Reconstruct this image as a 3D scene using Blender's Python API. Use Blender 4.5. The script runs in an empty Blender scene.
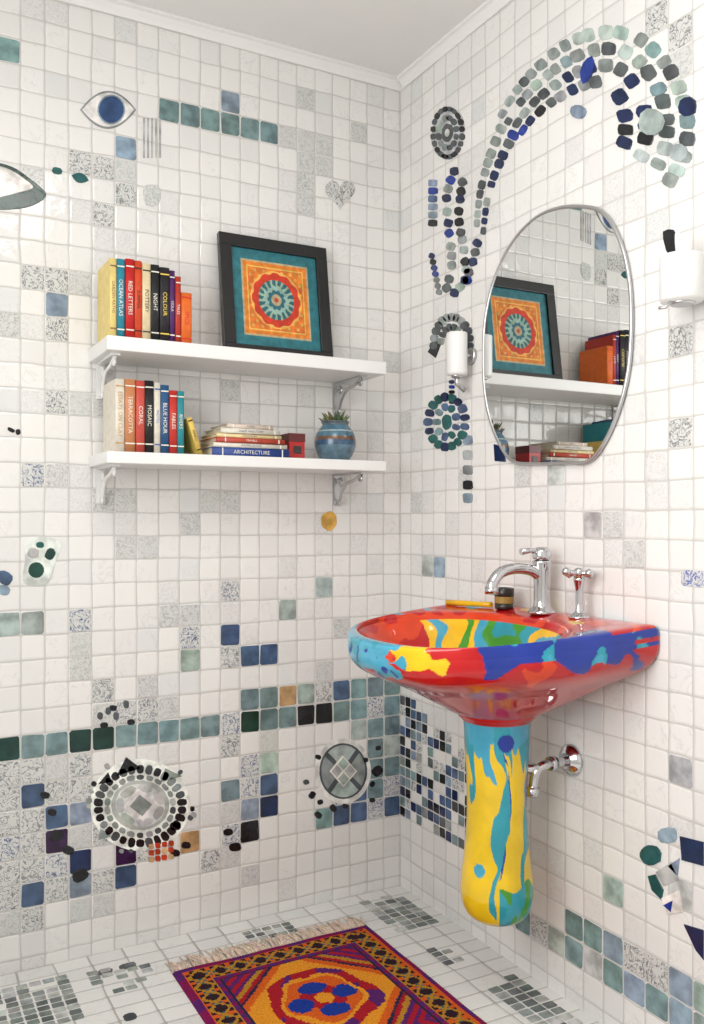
import bpy, math, random
from mathutils import Vector, Matrix, noise
random.seed(7)
try:
    bpy.context.scene.view_settings.view_transform = 'Standard'
except Exception:
    pass
# ------------------------------------------------------------------ measurements
CAM = Vector((-1.390, -2.279, 1.088))
FW = Vector((0.474, 0.8805, 0)); RT = Vector((0.8805, -0.474, 0))
FL = 892.0; CX = 352.0; HY = 521.0
def on_back(px, py, off=0.0):
    u = (px-CX)/FL; t = (-off-CAM.y)/(FW.y+RT.y*u)
    return (CAM.x+t*(FW.x+RT.x*u), CAM.z+t*(HY-py)/FL)
def on_right(px, py, off=0.0):
    u = (px-CX)/FL; t = (-off-CAM.x)/(FW.x+RT.x*u)
    return (CAM.y+t*(FW.y+RT.y*u), CAM.z+t*(HY-py)/FL)
def on_floor(px, py):
    t = CAM.z*FL/(py-HY); u = (px-CX)/FL
    return (CAM.x+t*(FW.x+RT.x*u), CAM.y+t*(FW.y+RT.y*u))
WALLS = {'B': (on_back, lambda a, b, h: (a, -h, b)),
         'R': (on_right, lambda a, b, h: (-h, a, b)),
         'F': (on_floor, lambda a, b, h: (a, b, h))}
PX, PZ, ZO = 0.0565, 0.06, 0.03

# ------------------------------------------------------------------ node helpers
def new_mat(name):
    m = bpy.data.materials.new(name); m.use_nodes = True
    nt = m.node_tree; b = nt.nodes['Principled BSDF']
    return m, nt, b
def math_n(nt, op, a, b=None, c=None, clamp=False):
    n = nt.nodes.new('ShaderNodeMath'); n.operation = op; n.use_clamp = clamp
    for i, v in enumerate((a, b, c)):
        if v is None: continue
        if isinstance(v, (int, float)): n.inputs[i].default_value = v
        else: nt.links.new(v, n.inputs[i])
    return n.outputs[0]
def mix_c(nt, fac, a, b, mode='MIX'):
    n = nt.nodes.new('ShaderNodeMix'); n.data_type = 'RGBA'; n.blend_type = mode
    for idx, v in ((0, fac), (6, a), (7, b)):
        if isinstance(v, (int, float)): n.inputs[idx].default_value = v
        elif isinstance(v, tuple): n.inputs[idx].default_value = (v[0], v[1], v[2], 1)
        else: nt.links.new(v, n.inputs[idx])
    return n.outputs[2]
def maprange(nt, v, a, b, c=0.0, d=1.0, smooth=True):
    n = nt.nodes.new('ShaderNodeMapRange')
    if smooth: n.interpolation_type = 'SMOOTHSTEP'
    nt.links.new(v, n.inputs[0])
    for i, x in enumerate((a, b, c, d)): n.inputs[1+i].default_value = x
    return n.outputs[0]
def tile_mat(name, ax, bx, pa, pb, oa, ob, base=(0.79, 0.775, 0.75), grout=(0.56, 0.545, 0.52)):
    m, nt, bs = new_mat(name)
    tc = nt.nodes.new('ShaderNodeTexCoord')
    sp = nt.nodes.new('ShaderNodeSeparateXYZ'); nt.links.new(tc.outputs['Object'], sp.inputs[0])
    wob = nt.nodes.new('ShaderNodeTexNoise'); wob.inputs['Scale'].default_value = 8
    nt.links.new(tc.outputs['Object'], wob.inputs['Vector'])
    sw = nt.nodes.new('ShaderNodeSeparateColor'); nt.links.new(wob.outputs['Color'], sw.inputs[0])
    def coord(axis, p, o, w):
        v = math_n(nt, 'DIVIDE', math_n(nt, 'SUBTRACT', sp.outputs[axis], o), p)
        return math_n(nt, 'ADD', v, math_n(nt, 'MULTIPLY', math_n(nt, 'SUBTRACT', w, 0.5), 0.16))
    a = coord(ax, pa, oa, sw.outputs[0]); b = coord(bx, pb, ob, sw.outputs[1])
    fa = math_n(nt, 'FRACT', a); fb = math_n(nt, 'FRACT', b)
    ia = math_n(nt, 'FLOOR', a); ib = math_n(nt, 'FLOOR', b)
    cb = nt.nodes.new('ShaderNodeCombineXYZ'); nt.links.new(ia, cb.inputs[0]); nt.links.new(ib, cb.inputs[1])
    wn = nt.nodes.new('ShaderNodeTexWhiteNoise'); wn.noise_dimensions = '3D'
    nt.links.new(cb.outputs[0], wn.inputs['Vector'])
    sc = nt.nodes.new('ShaderNodeSeparateColor'); nt.links.new(wn.outputs['Color'], sc.inputs[0])
    r, g, bl = sc.outputs
    jitn = lambda v, k: math_n(nt, 'MULTIPLY', math_n(nt, 'SUBTRACT', v, 0.5), k)
    da = math_n(nt, 'ADD', math_n(nt, 'SUBTRACT', fa, 0.5), jitn(g, 0.02))
    db = math_n(nt, 'ADD', math_n(nt, 'SUBTRACT', fb, 0.5), jitn(bl, 0.02))
    p6 = lambda v: math_n(nt, 'POWER', math_n(nt, 'ABSOLUTE', v), 14.0)
    dist = math_n(nt, 'POWER', math_n(nt, 'ADD', p6(da), p6(db)), 1/14.0)
    dist = math_n(nt, 'ADD', dist, jitn(r, 0.012))
    gm = maprange(nt, dist, 0.462, 0.484)
    vo = nt.nodes.new('ShaderNodeVectorMath'); vo.operation = 'MULTIPLY_ADD'
    nt.links.new(wn.outputs['Color'], vo.inputs[0]); vo.inputs[1].default_value = (7, 7, 7)
    nt.links.new(tc.outputs['Object'], vo.inputs[2])
    vn = nt.nodes.new('ShaderNodeTexNoise'); vn.inputs['Scale'].default_value = 20
    vn.inputs['Detail'].default_value = 4; vn.inputs['Distortion'].default_value = 1.0
    nt.links.new(vo.outputs[0], vn.inputs['Vector'])
    vein = maprange(nt, math_n(nt, 'ABSOLUTE', math_n(nt, 'SUBTRACT', vn.outputs[0], 0.5)), 0.0, 0.024, 1.0, 0.0)
    pn = nt.nodes.new('ShaderNodeTexNoise'); pn.inputs['Scale'].default_value = 60
    pn.inputs['Detail'].default_value = 2; pn.inputs['Distortion'].default_value = 2.0
    nt.links.new(vo.outputs[0], pn.inputs['Vector'])
    speck = maprange(nt, math_n(nt, 'ABSOLUTE', math_n(nt, 'SUBTRACT', pn.outputs[0], 0.5)), 0.01, 0.05, 1.0, 0.0)
    col = mix_c(nt, maprange(nt, r, 0.40, 1.0, 0, 0.8), base, (base[0]*0.90, base[1]*0.905, base[2]*0.915))
    col = mix_c(nt, maprange(nt, g, 0.92, 0.96, 0, 0.35), col, (0.60, 0.63, 0.64))
    col = mix_c(nt, math_n(nt, 'MULTIPLY', vein, maprange(nt, bl, 0.2, 1.0, 0.0, 0.28)), col, (0.47, 0.47, 0.48))
    col = mix_c(nt, math_n(nt, 'MULTIPLY', speck, maprange(nt, r, 0.91, 0.93, 0, 0.26)), col, (0.33, 0.34, 0.36))
    col = mix_c(nt, gm, col, grout)
    nt.links.new(col, bs.inputs['Base Color'])
    nt.links.new(maprange(nt, gm, 0, 1, 0.07, 0.75), bs.inputs['Roughness'])
    h = maprange(nt, dist, 0.40, 0.49, 1.0, 0.0)
    tilt = math_n(nt, 'ADD', math_n(nt, 'MULTIPLY', da, math_n(nt, 'SUBTRACT', g, 0.5)),
                  math_n(nt, 'MULTIPLY', db, math_n(nt, 'SUBTRACT', bl, 0.5)))
    h = math_n(nt, 'ADD', h, math_n(nt, 'MULTIPLY', tilt, 1.8))
    wob2 = nt.nodes.new('ShaderNodeTexNoise'); wob2.inputs['Scale'].default_value = 30
    nt.links.new(tc.outputs['Object'], wob2.inputs['Vector'])
    h = math_n(nt, 'ADD', h, math_n(nt, 'MULTIPLY', wob2.outputs[0], 0.9))
    bp = nt.nodes.new('ShaderNodeBump'); bp.inputs['Strength'].default_value = 0.6
    bp.inputs['Distance'].default_value = 0.0015
    nt.links.new(h, bp.inputs['Height']); nt.links.new(bp.outputs[0], bs.inputs['Normal'])
    return m
def attr_mat(name, rough=0.4, var=0.15, vscale=40, coat=0.0, bump=0.0, bscale=200, metal=0.0, spec=0.5):
    m, nt, bs = new_mat(name)
    at = nt.nodes.new('ShaderNodeAttribute'); at.attribute_name = 'Col'
    tc = nt.nodes.new('ShaderNodeTexCoord')
    n = nt.nodes.new('ShaderNodeTexNoise'); n.inputs['Scale'].default_value = vscale
    n.inputs['Detail'].default_value = 4
    nt.links.new(tc.outputs['Object'], n.inputs['Vector'])
    f = maprange(nt, n.outputs[0], 0.3, 0.7, 1-var, 1+var)
    vm = nt.nodes.new('ShaderNodeVectorMath'); vm.operation = 'SCALE'
    nt.links.new(at.outputs['Color'], vm.inputs[0]); nt.links.new(f, vm.inputs['Scale'])
    nt.links.new(vm.outputs[0], bs.inputs['Base Color'])
    bs.inputs['Roughness'].default_value = rough
    bs.inputs['Coat Weight'].default_value = coat
    bs.inputs['Coat Roughness'].default_value = 0.03
    bs.inputs['Metallic'].default_value = metal
    bs.inputs['Specular IOR Level'].default_value = spec
    if bump:
        n2 = nt.nodes.new('ShaderNodeTexNoise'); n2.inputs['Scale'].default_value = bscale
        nt.links.new(tc.outputs['Object'], n2.inputs['Vector'])
        bp = nt.nodes.new('ShaderNodeBump'); bp.inputs['Strength'].default_value = bump
        bp.inputs['Distance'].default_value = 0.002
        nt.links.new(n2.outputs[0], bp.inputs['Height']); nt.links.new(bp.outputs[0], bs.inputs['Normal'])
    return m
def plain_mat(name, col, rough=0.5, metal=0.0, coat=0.0):
    m, nt, bs = new_mat(name)
    tc = nt.nodes.new('ShaderNodeTexCoord')
    n = nt.nodes.new('ShaderNodeTexNoise'); n.inputs['Scale'].default_value = 12
    nt.links.new(tc.outputs['Object'], n.inputs['Vector'])
    c = mix_c(nt, n.outputs[0], tuple(x*0.96 for x in col), col)
    nt.links.new(c, bs.inputs['Base Color'])
    bs.inputs['Roughness'].default_value = rough; bs.inputs['Metallic'].default_value = metal
    bs.inputs['Coat Weight'].default_value = coat
    return m
def pattern_mat():
    m, nt, bs = new_mat('patterned_tile')
    at = nt.nodes.new('ShaderNodeAttribute'); at.attribute_name = 'Col'
    tc = nt.nodes.new('ShaderNodeTexCoord')
    n = nt.nodes.new('ShaderNodeTexNoise'); n.inputs['Scale'].default_value = 48
    n.inputs['Detail'].default_value = 3; n.inputs['Distortion'].default_value = 2.0
    nt.links.new(tc.outputs['Object'], n.inputs['Vector'])
    f = maprange(nt, math_n(nt, 'ABSOLUTE', math_n(nt, 'SUBTRACT', n.outputs[0], 0.5)), 0.015, 0.045, 0.85, 0.0)
    c = mix_c(nt, f, (0.62, 0.62, 0.60), at.outputs['Color'])
    nt.links.new(c, bs.inputs['Base Color']); bs.inputs['Roughness'].default_value = 0.15
    return m

M_glaze = attr_mat('glazed_stone', 0.14, 0.32, 26, coat=0.12, bump=0.25, bscale=60, spec=0.35)
M_pat = pattern_mat()
M_wallB = tile_mat('white_tiles_back', 0, 2, PX, PZ, 0, ZO)
M_wallR = tile_mat('white_tiles_right', 1, 2, 0.06, PZ, 0, ZO)
M_floor = tile_mat('white_tiles_floor', 0, 1, 0.085, 0.055, 0.02, 0.0, base=(0.78, 0.775, 0.75), grout=(0.42, 0.41, 0.39))
M_plaster = plain_mat('white_plaster', (0.82, 0.81, 0.79), 0.7)
M_paint = plain_mat('white_paint', (0.80, 0.795, 0.78), 0.35)
M_chrome = plain_mat('chrome', (0.62, 0.62, 0.64), 0.08, 1.0)
M_silver = plain_mat('brushed_silver', (0.58, 0.58, 0.59), 0.28, 1.0)
M_mirror, _nt, _b = new_mat('mirror_glass'); _b.inputs['Base Color'].default_value = (0.78, 0.795, 0.79, 1)
_b.inputs['Metallic'].default_value = 1; _b.inputs['Roughness'].default_value = 0.01
M_cloth = attr_mat('woven_wool', 0.95, 0.25, 300, bump=0.8, bscale=500, spec=0.15)
M_paper = attr_mat('printed_paper', 0.5, 0.08, 60)
M_art = attr_mat('painted_canvas', 0.6, 0.2, 60)
M_enamel = attr_mat('painted_enamel', 0.30, 0.12, 14, coat=1.0, spec=0.1)
M_ceramic = attr_mat('ceramic', 0.25, 0.25, 50, coat=0.3)
M_gloss = attr_mat('satin', 0.3, 0.05, 20)

# ------------------------------------------------------------------ mesh builder
class MB:
    def __init__(s): s.v = []; s.f = []; s.c = []; s.m = []; s.s = []
    def face(s, idx, col, mat=0, smooth=False):
        s.f.append(idx); s.c.append(col); s.m.append(mat); s.s.append(smooth)
    def box(s, lo, hi, col, mat=0, mx=None):
        o = len(s.v)
        for x in (lo[0], hi[0]):
            for y in (lo[1], hi[1]):
                for z in (lo[2], hi[2]):
                    p = Vector((x, y, z)); s.v.append(tuple(mx @ p) if mx else tuple(p))
        for q in ((0, 1, 3, 2), (4, 6, 7, 5), (0, 4, 5, 1), (2, 3, 7, 6), (0, 2, 6, 4), (1, 5, 7, 3)):
            s.face([o+i for i in q], col, mat)
    def prism(s, pts2, wall, h0, h1, col, mat=0, inset=0.0012):
        fn = WALLS[wall][1]; n = len(pts2)
        cx = sum(p[0] for p in pts2)/n; cy = sum(p[1] for p in pts2)/n
        o = len(s.v); st = min(0.0006, (h1-h0)*0.3)
        for p in pts2: s.v.append(fn(p[0], p[1], h0))
        for p in pts2: s.v.append(fn(p[0], p[1], h1-st))
        for p in pts2:
            dx, dy = cx-p[0], cy-p[1]; L = math.hypot(dx, dy) or 1
            k = min(inset/L, 0.4)
            s.v.append(fn(p[0]+dx*k, p[1]+dy*k, h1))
        for ring_ in (0, n):
            for i in range(n):
                j = (i+1) % n
                s.face([o+ring_+i, o+ring_+j, o+ring_+n+j, o+ring_+n+i], col, mat)
        s.face([o+2*n+i for i in range(n)], col, mat)
    def lathe(s, prof, cx, cy, col, mat=0, seg=48, smooth=True, mx=None, cap=True, z0=0.0):
        o = len(s.v)
        for (r, z) in prof:
            for i in range(seg):
                a = 2*math.pi*i/seg
                p = Vector((cx+r*math.cos(a), cy+r*math.sin(a), z+z0))
                s.v.append(tuple(mx @ p) if mx else tuple(p))
        for k in range(len(prof)-1):
            cc = col(prof[k][1]) if callable(col) else col
            for i in range(seg):
                j = (i+1) % seg
                s.face([o+k*seg+i, o+k*seg+j, o+(k+1)*seg+j, o+(k+1)*seg+i], cc, mat, smooth)
        if cap:
            c0 = col(prof[0][1]) if callable(col) else col; c1 = col(prof[-1][1]) if callable(col) else col
            s.face([o+i for i in range(seg)][::-1], c0, mat)
            s.face([o+(len(prof)-1)*seg+i for i in range(seg)], c1, mat)
    def tube(s, pts, rad, col, mat=0, seg=12, closed=False):
        P = [Vector(p) for p in pts]; n = len(P)
        R = rad if isinstance(rad, (list, tuple)) else [rad]*n
        o = len(s.v); prev = None
        for i in range(n):
            if closed: t = P[(i+1) % n]-P[i-1]
            else: t = P[min(i+1, n-1)]-P[max(i-1, 0)]
            t.normalize()
            if prev is None:
                ref = Vector((0, 0, 1)) if abs(t.z) < 0.9 else Vector((1, 0, 0))
                a = t.cross(ref).normalized()
            else:
                a = (prev-t*prev.dot(t)).normalized()
            prev = a; b = t.cross(a)
            for k in range(seg):
                an = 2*math.pi*k/seg
                s.v.append(tuple(P[i]+(a*math.cos(an)+b*math.sin(an))*R[i]))
        m = n if closed else n-1
        for i in range(m):
            i2 = (i+1) % n
            for k in range(seg):
                k2 = (k+1) % seg
                s.face([o+i*seg+k, o+i*seg+k2, o+i2*seg+k2, o+i2*seg+k], col, mat, True)
        if not closed:
            s.face([o+k for k in range(seg)][::-1], col, mat); s.face([o+(n-1)*seg+k for k in range(seg)], col, mat)
    def build(s, name, mats, bevel=0.0, parent=None):
        me = bpy.data.meshes.new(name); me.from_pydata(s.v, [], s.f)
        for m in mats: me.materials.append(m)
        me.polygons.foreach_set('material_index', s.m); me.polygons.foreach_set('use_smooth', s.s)
        at = me.attributes.new('Col', 'FLOAT_COLOR', 'CORNER')
        buf = []
        for f, c in zip(s.f, s.c):
            buf.extend((c[0], c[1], c[2], 1.0)*len(f))
        at.data.foreach_set('color', buf)
        import bmesh
        bm = bmesh.new(); bm.from_mesh(me); bmesh.ops.recalc_face_normals(bm, faces=bm.faces); bm.to_mesh(me); bm.free()
        ob = bpy.data.objects.new(name, me); bpy.context.collection.objects.link(ob)
        if bevel:
            b = ob.modifiers.new('bevel', 'BEVEL'); b.width = bevel; b.segments = 2; b.limit_method = 'ANGLE'
        if parent: ob.parent = parent
        return ob
def empty(name):
    e = bpy.data.objects.new(name, None); bpy.context.collection.objects.link(e); e.empty_display_size = 0.05; return e
def catmull(pts, sub=8, closed=False):
    n = len(pts); out = []
    dim = len(pts[0])
    rng = range(n) if closed else range(n-1)
    for i in rng:
        if closed: p = [pts[(i+k) % n] for k in (-1, 0, 1, 2)]
        else: p = [pts[max(i-1, 0)], pts[i], pts[i+1], pts[min(i+2, n-1)]]
        for q in range(sub):
            t = q/sub
            out.append(tuple(0.5*((2*p[1][d])+(-p[0][d]+p[2][d])*t+(2*p[0][d]-5*p[1][d]+4*p[2][d]-p[3][d])*t*t+(-p[0][d]+3*p[1][d]-3*p[2][d]+p[3][d])*t**3) for d in range(dim)))
    if not closed: out.append(tuple(pts[-1]))
    return out

# ------------------------------------------------------------------ room shell
W = (0.8, 0.8, 0.78)
H = 2.4; XL, YF = -2.0, -3.0; T = 0.1
def simple(name, boxes, mat, bevel=0):
    b = MB()
    for lo, hi in boxes: b.box(lo, hi, W)
    return b.build(name, [mat], bevel)
wall_back = simple('wall_back', [((XL-T, 0, -T), (T, T, H+T))], M_wallB)
wall_right = simple('wall_right', [((0, YF, 0), (T, 0, H))], M_wallR)
floor_o = simple('floor', [((XL, YF, -T), (T, 0, 0))], M_floor)
simple('ceiling', [((XL, YF, H), (T, 0, H+T))], M_plaster)
simple('wall_front', [((XL-T, YF-T, -T), (T, YF, H+T))], M_plaster)
wy0, wy1, wz0, wz1 = -2.3, -0.9, 0.9, 2.1
simple('wall_left', [((XL-T, YF, 0), (XL, wy0, H)), ((XL-T, wy1, 0), (XL, 0, H)),
                     ((XL-T, wy0, 0), (XL, wy1, wz0)), ((XL-T, wy0, wz1), (XL, wy1, H))], M_plaster)
ym = (wy0+wy1)/2; zm = (wz0+wz1)/2
simple('window_1', [((XL-0.07, wy0, wz0), (XL-0.02, wy0+0.05, wz1)), ((XL-0.07, wy1-0.05, wz0), (XL-0.02, wy1, wz1)),
                    ((XL-0.07, wy0, wz0), (XL-0.02, wy1, wz0+0.05)), ((XL-0.07, wy0, wz1-0.05), (XL-0.02, wy1, wz1)),
                    ((XL-0.065, ym-0.02, wz0), (XL-0.025, ym+0.02, wz1))], M_paint)
def cornice(name, axis):
    prof = [(0, -0.030), (0.005, -0.030), (0.009, -0.020), (0.018, -0.009), (0.026, -0.006), (0.026, 0), (0, 0)]
    b = MB(); ends = (XL, 0.0) if axis == 'x' else (YF, -0.022)
    for e in ends:
        for d, z in prof:
            b.v.append((e, -d, H+z) if axis == 'x' else (-d, e, H+z))
    n = len(prof)
    for i in range(n):
        j = (i+1) % n; b.face([i, j, n+j, n+i], W)
    b.face(list(range(n)), W); b.face(list(range(n, 2*n)), W)
    return b.build(name, [M_plaster])
cornice('trim_1', 'x'); cornice('trim_2', 'y')

# ------------------------------------------------------------------ mosaic colours
COL = {'T': (0.17, 0.255, 0.265), 'S': (0.34, 0.41, 0.38), 'G': (0.010, 0.045, 0.036), 'B': (0.06, 0.10, 0.19), 'L': (0.23, 0.29, 0.37),
       'N': (0.010, 0.020, 0.07), 'K': (0.010, 0.010, 0.013), 'O': (0.50, 0.31, 0.15), 'U': (0.03, 0.010, 0.045), 'C': (0.075, 0.085, 0.09),
       'Y': (0.24, 0.27, 0.26), 'W': (0.72, 0.71, 0.69), 'E': (0.012, 0.09, 0.085), 'R': (0.42, 0.04, 0.015), 'A': (0.010, 0.035, 0.24), 'g': (0.42, 0.43, 0.42)}
def jit(c, a=0.15):
    k = 1+random.uniform(-a, a); return tuple(x*k*(1+random.uniform(-0.05, 0.05)) for x in c)
def rect(mb, wall, a0, b0, a1, b1, col, mat=0, h=0.0014, g=0.0022, r=0.004):
    a0 += g; b0 += g; a1 -= g; b1 -= g; r = min(r, (a1-a0)*0.3)
    J = lambda: random.uniform(-0.0010, 0.0010)
    pts = [(a0+r, b0), (a1-r, b0), (a1, b0+r), (a1, b1-r), (a1-r, b1), (a0+r, b1), (a0, b1-r), (a0, b0+r)]
    mb.prism([(x+J(), y+J()) for x, y in pts], wall, 0, h, col, mat)
HS = 0.55
def blob(mb, wall, px, py, rx, ry, rot=0.0, col='K', n=10, e=2.6, h=0.0040, h0=0, wob=0.08, mat=0, rawcol=None):
    """one mosaic stone: centre and half-sizes measured off the photograph, laid on the real wall plane"""
    fn = WALLS[wall][0]; pts = []
    c, s = math.cos(rot), math.sin(rot)
    for i in range(n):
        a = 2*math.pi*(i+0.5)/n
        x = rx*math.copysign(abs(math.cos(a))**(2/e), math.cos(a))*(1+random.uniform(-wob, wob))
        y = ry*math.copysign(abs(math.sin(a))**(2/e), math.sin(a))*(1+random.uniform(-wob, wob))
        pts.append(fn(px+c*x-s*y, py+s*x+c*y))
    mb.prism(pts, wall, h0, h*HS, rawcol or jit(COL[col]), mat)
def poly(mb, wall, pxs, col, h=0.0040, mat=0, h0=0):
    fn = WALLS[wall][0]; mb.prism([fn(*p) for p in pxs], wall, h0, h*HS, jit(COL[col], 0.05), mat)
def ring(mb, wall, cx, cy, Rx, Ry, n, rx, ry, cols, a0=0, a1=2*math.pi, h=0.0045, skip=0.0):
    for i in range(n):
        a = a0+(a1-a0)*(i+0.5)/n
        if random.random() < skip: continue
        x = cx+Rx*math.cos(a); y = cy+Ry*math.sin(a)
        rot = math.atan2(Ry*math.cos(a), -Rx*math.sin(a))
        blob(mb, wall, x, y, rx*random.uniform(0.85, 1.1), ry*random.uniform(0.85, 1.1), rot, random.choice(cols), h=h)
def almond(cx, cy, rx, ry, n=14, rot=0):
    pts = []
    for i in range(n):
        t = i/n*2
        if t < 1: x = -1+2*t; y = -(1-x*x)
        else: x = 1-2*(t-1); y = (1-x*x)
        X, Y = rx*x, ry*y
        pts.append((cx+X*math.cos(rot)-Y*math.sin(rot), cy+X*math.sin(rot)+Y*math.cos(rot)))
    return pts

# ---- back wall: coloured grid tiles
rows = {
 37: "..............p.....", 36: "T.........L......p..", 35: ".......TTTTTTppp....", 34: "..............pp....", 33: ".....L........p.....",
 32: "...PPp........p.....", 31: ".p...P..............", 30: "....P...............", 27: ".PPp................",
 26: "..L.................", 25: "p.P................p", 23: "..........p.........", 22: "..Ppp...............", 19: ".Lp.................",
 18: "....pp...pp.........", 17: "........p...........", 16: ".....pp.............", 14: "..........L....S....", 13: "SS.L...pp....S......",
 12: "...p....L.B.....p...", 11: "...p....S.PBB.......", 10: "....P.p........p....", 9: "....pPPp...TTOSPBTTT", 8: "GTTGGTTTTTBGTTKKTTBT",
 7: "PPpP......P.p....STT", 6: "PBPP.......LS.....TS", 5: "PPBLp.....TLB....BTT", 4: "BPUpP.....pLN...BBTB", 3: "PPBN.UP.O.LK...TBBBB",
 2: "PBPLPB...Pp.........", 1: "pP.pp......p........"}
mb = MB()
for k, sr in rows.items():
    for j, ch in enumerate(sr):
        if ch == '.': continue
        a0 = (-20+j)*PX; b0 = 0.03+k*PZ
        if ch == 'P': rect(mb, 'B', a0, b0, a0+PX, b0+PZ, jit((0.13, 0.14, 0.16)), 1)
        elif ch == 'p': rect(mb, 'B', a0, b0, a0+PX, b0+PZ, jit((0.43, 0.43, 0.43)), 1)
        elif ch in 'BL' and random.random() < 0.35: rect(mb, 'B', a0, b0, a0+PX, b0+PZ, jit((0.03, 0.07, 0.20)), 1)
        else: rect(mb, 'B', a0, b0, a0+PX, b0+PZ, jit(COL[ch], 0.2))
mb.build('mosaic_tiles', [M_glaze, M_pat], 0, wall_back)

# ---- back wall motifs
mb = MB()   # eye, upper left
poly(mb, 'B', almond(108, 110, 28, 19, 24), 'Y', 0.0035)
poly(mb, 'B', almond(108, 110, 26, 17, 24), 'W', 0.0045)
blob(mb, 'B', 111, 110, 14, 15, 0, 'L', 20, 2, 0.0055, wob=0.01); blob(mb, 'B', 111, 110, 12.5, 13.5, 0, 'B', 20, 2, 0.0065, wob=0.01, rawcol=(0.03, 0.07, 0.18))
mb.build('mosaic_eye', [M_glaze, M_pat], 0, wall_back)
mb = MB()   # half eye at the left edge
poly(mb, 'B', [(-40, 160)]+catmull([(-10, 161), (12, 167), (30, 179), (46, 194), (36, 204), (18, 209), (-10, 210)], 4)+[(-40, 210)], 'G', 0.0040)
poly(mb, 'B', [(-40, 163)]+catmull([(-10, 164), (10, 170), (24, 179), (33, 188), (18, 193), (2, 197), (-10, 200)], 4)+[(-40, 200)], 'W', 0.0058)
blob(mb, 'B', 57, 171, 5, 3.5, 0.3, 'E', n=8); poly(mb, 'B', almond(80, 178, 9, 5, 12, 0.3), 'E')
blob(mb, 'B', 152, 195, 9, 11, 0, 'S', mat=1)
mb.build('mosaic_half_eye', [M_glaze, M_pat], 0, wall_back)
mb = MB()   # heart
hp = []
for i in range(28):
    t = 2*math.pi*i/28
    hp.append((340+15*math.sin(t)**3, 193-(13*math.cos(t)-5*math.cos(2*t)-2*math.cos(3*t)-math.cos(4*t))))
mb.prism([on_back(*p) for p in hp], 'B', 0, 0.0025, (0.12, 0.12, 0.14), 1)
mb.build('mosaic_heart', [M_glaze, M_pat], 0, wall_back)
mb = MB()   # cream patch with green stones
poly(mb, 'B', catmull([(26, 541), (45, 537), (61, 543), (56, 560), (48, 583), (32, 586), (23, 580), (25, 560)], 3, True), 'W', 0.0035)
blob(mb, 'B', 36, 570, 8, 8, 0, 'G', 14, 2, 0.0055, wob=0.02); blob(mb, 'B', 33, 553, 6, 5, 0.3, 'g', h=0.0055)
blob(mb, 'B', 50, 554, 5, 6, 0.6, 'G', h=0.0055); blob(mb, 'B', 40, 545, 4, 3, 0, 'E', h=0.0055)
blob(mb, 'B', 5, 578, 8, 7, 0.6, 'B'); blob(mb, 'B', 3, 590, 7, 5, 0.2, 'L')
blob(mb, 'B', 329, 521, 8, 9.5, 0, 'O', 16, 2, 0.004, rawcol=(0.60, 0.34, 0.06))
blob(mb, 'B', 11, 430, 4, 2, 0.5, 'K'); blob(mb, 'B', 18, 432, 2.5, 3, 0, 'K')
for i in range(5): poly(mb, 'B', [(143+i*4, 118), (145+i*4, 118), (145+i*4, 158), (143+i*4, 158)], 'g', 0.002)
mb.build('mosaic_stones', [M_glaze, M_pat], 0, wall_back)
mb = MB()   # round medallion
CXm, CYm = 140, 805
blob(mb, 'B', CXm, CYm, 50, 46, 0, 'W', 40, 2, 0.0032, wob=0.0)
ring(mb, 'B', CXm, CYm+1, 42, 37, 30, 3.8, 4.8, 'KKCKY', h=0.005)
ring(mb, 'B', CXm, CYm+1, 33, 29, 22, 3.8, 2.8, 'YYCg', h=0.005)
blob(mb, 'B', CXm, CYm, 29, 25, 0, 'g', 32, 2, 0.0045, wob=0.0); blob(mb, 'B', CXm, CYm, 25, 21, 0.2, 'W', 32, 2, 0.0053, wob=0.0)
ring(mb, 'B', CXm, CYm, 20, 17, 7, 8, 4.2, 'gYg', h=0.0062)
poly(mb, 'B', [(CXm-2, CYm-17), (CXm+18, CYm-2), (CXm+3, CYm+16), (CXm-17, CYm+2)], 'W', 0.0066)
poly(mb, 'B', [(CXm-1, CYm-11), (CXm+12, CYm-1), (CXm+2, CYm+11), (CXm-11, CYm+1)], 'Y', 0.0075)
poly(mb, 'B', [(126, 757), (141, 768), (116, 776)], 'K', 0.005); poly(mb, 'B', [(165, 768), (182, 776), (160, 782)], 'Y', 0.005)
poly(mb, 'B', [(98, 784), (108, 772), (112, 782)], 'K', 0.005); poly(mb, 'B', [(100, 828), (98, 840), (112, 836)], 'S', 0.005)
for i in range(14):
    a = random.uniform(0, 6.28); rr = random.uniform(1.1, 1.2)
    blob(mb, 'B', CXm+46*rr*math.cos(a), CYm+44*rr*math.sin(a)*0.95, random.uniform(2, 3.2), random.uniform(2, 3), a, random.choice('KCYgg'))
for x, y, r in ((45, 795, 4), (56, 835, 6), (68, 850, 5), (80, 875, 7), (52, 812, 4), (175, 826, 5), (186, 845, 4), (175, 853, 4), (235, 847, 5), (245, 838, 4), (228, 832, 4)):
    blob(mb, 'B', x, y, r*1.2, r*0.9, random.uniform(-0.5, 0.5), 'K', h=0.005)
for x in range(4):
    for y in range(3): blob(mb, 'B', 151+x*6.6, 846+y*6.6-x, 2.8, 2.8, 0, random.choice('RRO'), 8, 4, 0.0055)
for i, x in enumerate((100, 108, 116, 126)): blob(mb, 'B', x, 716-i*2+random.uniform(-6, 6), 3, 4, 0, 'C')
for x, y in ((104, 725), (113, 708), (131, 722)): blob(mb, 'B', x, y, 4, 3, 0, 'K')
mb.build('mosaic_medallion', [M_glaze, M_pat], 0, wall_back)
mb = MB()   # green/grey split oval
CXn, CYn = 343, 771
blob(mb, 'B', CXn, CYn, 28, 33, 0, 'W', 32, 2, 0.0030, wob=0.0)
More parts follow.
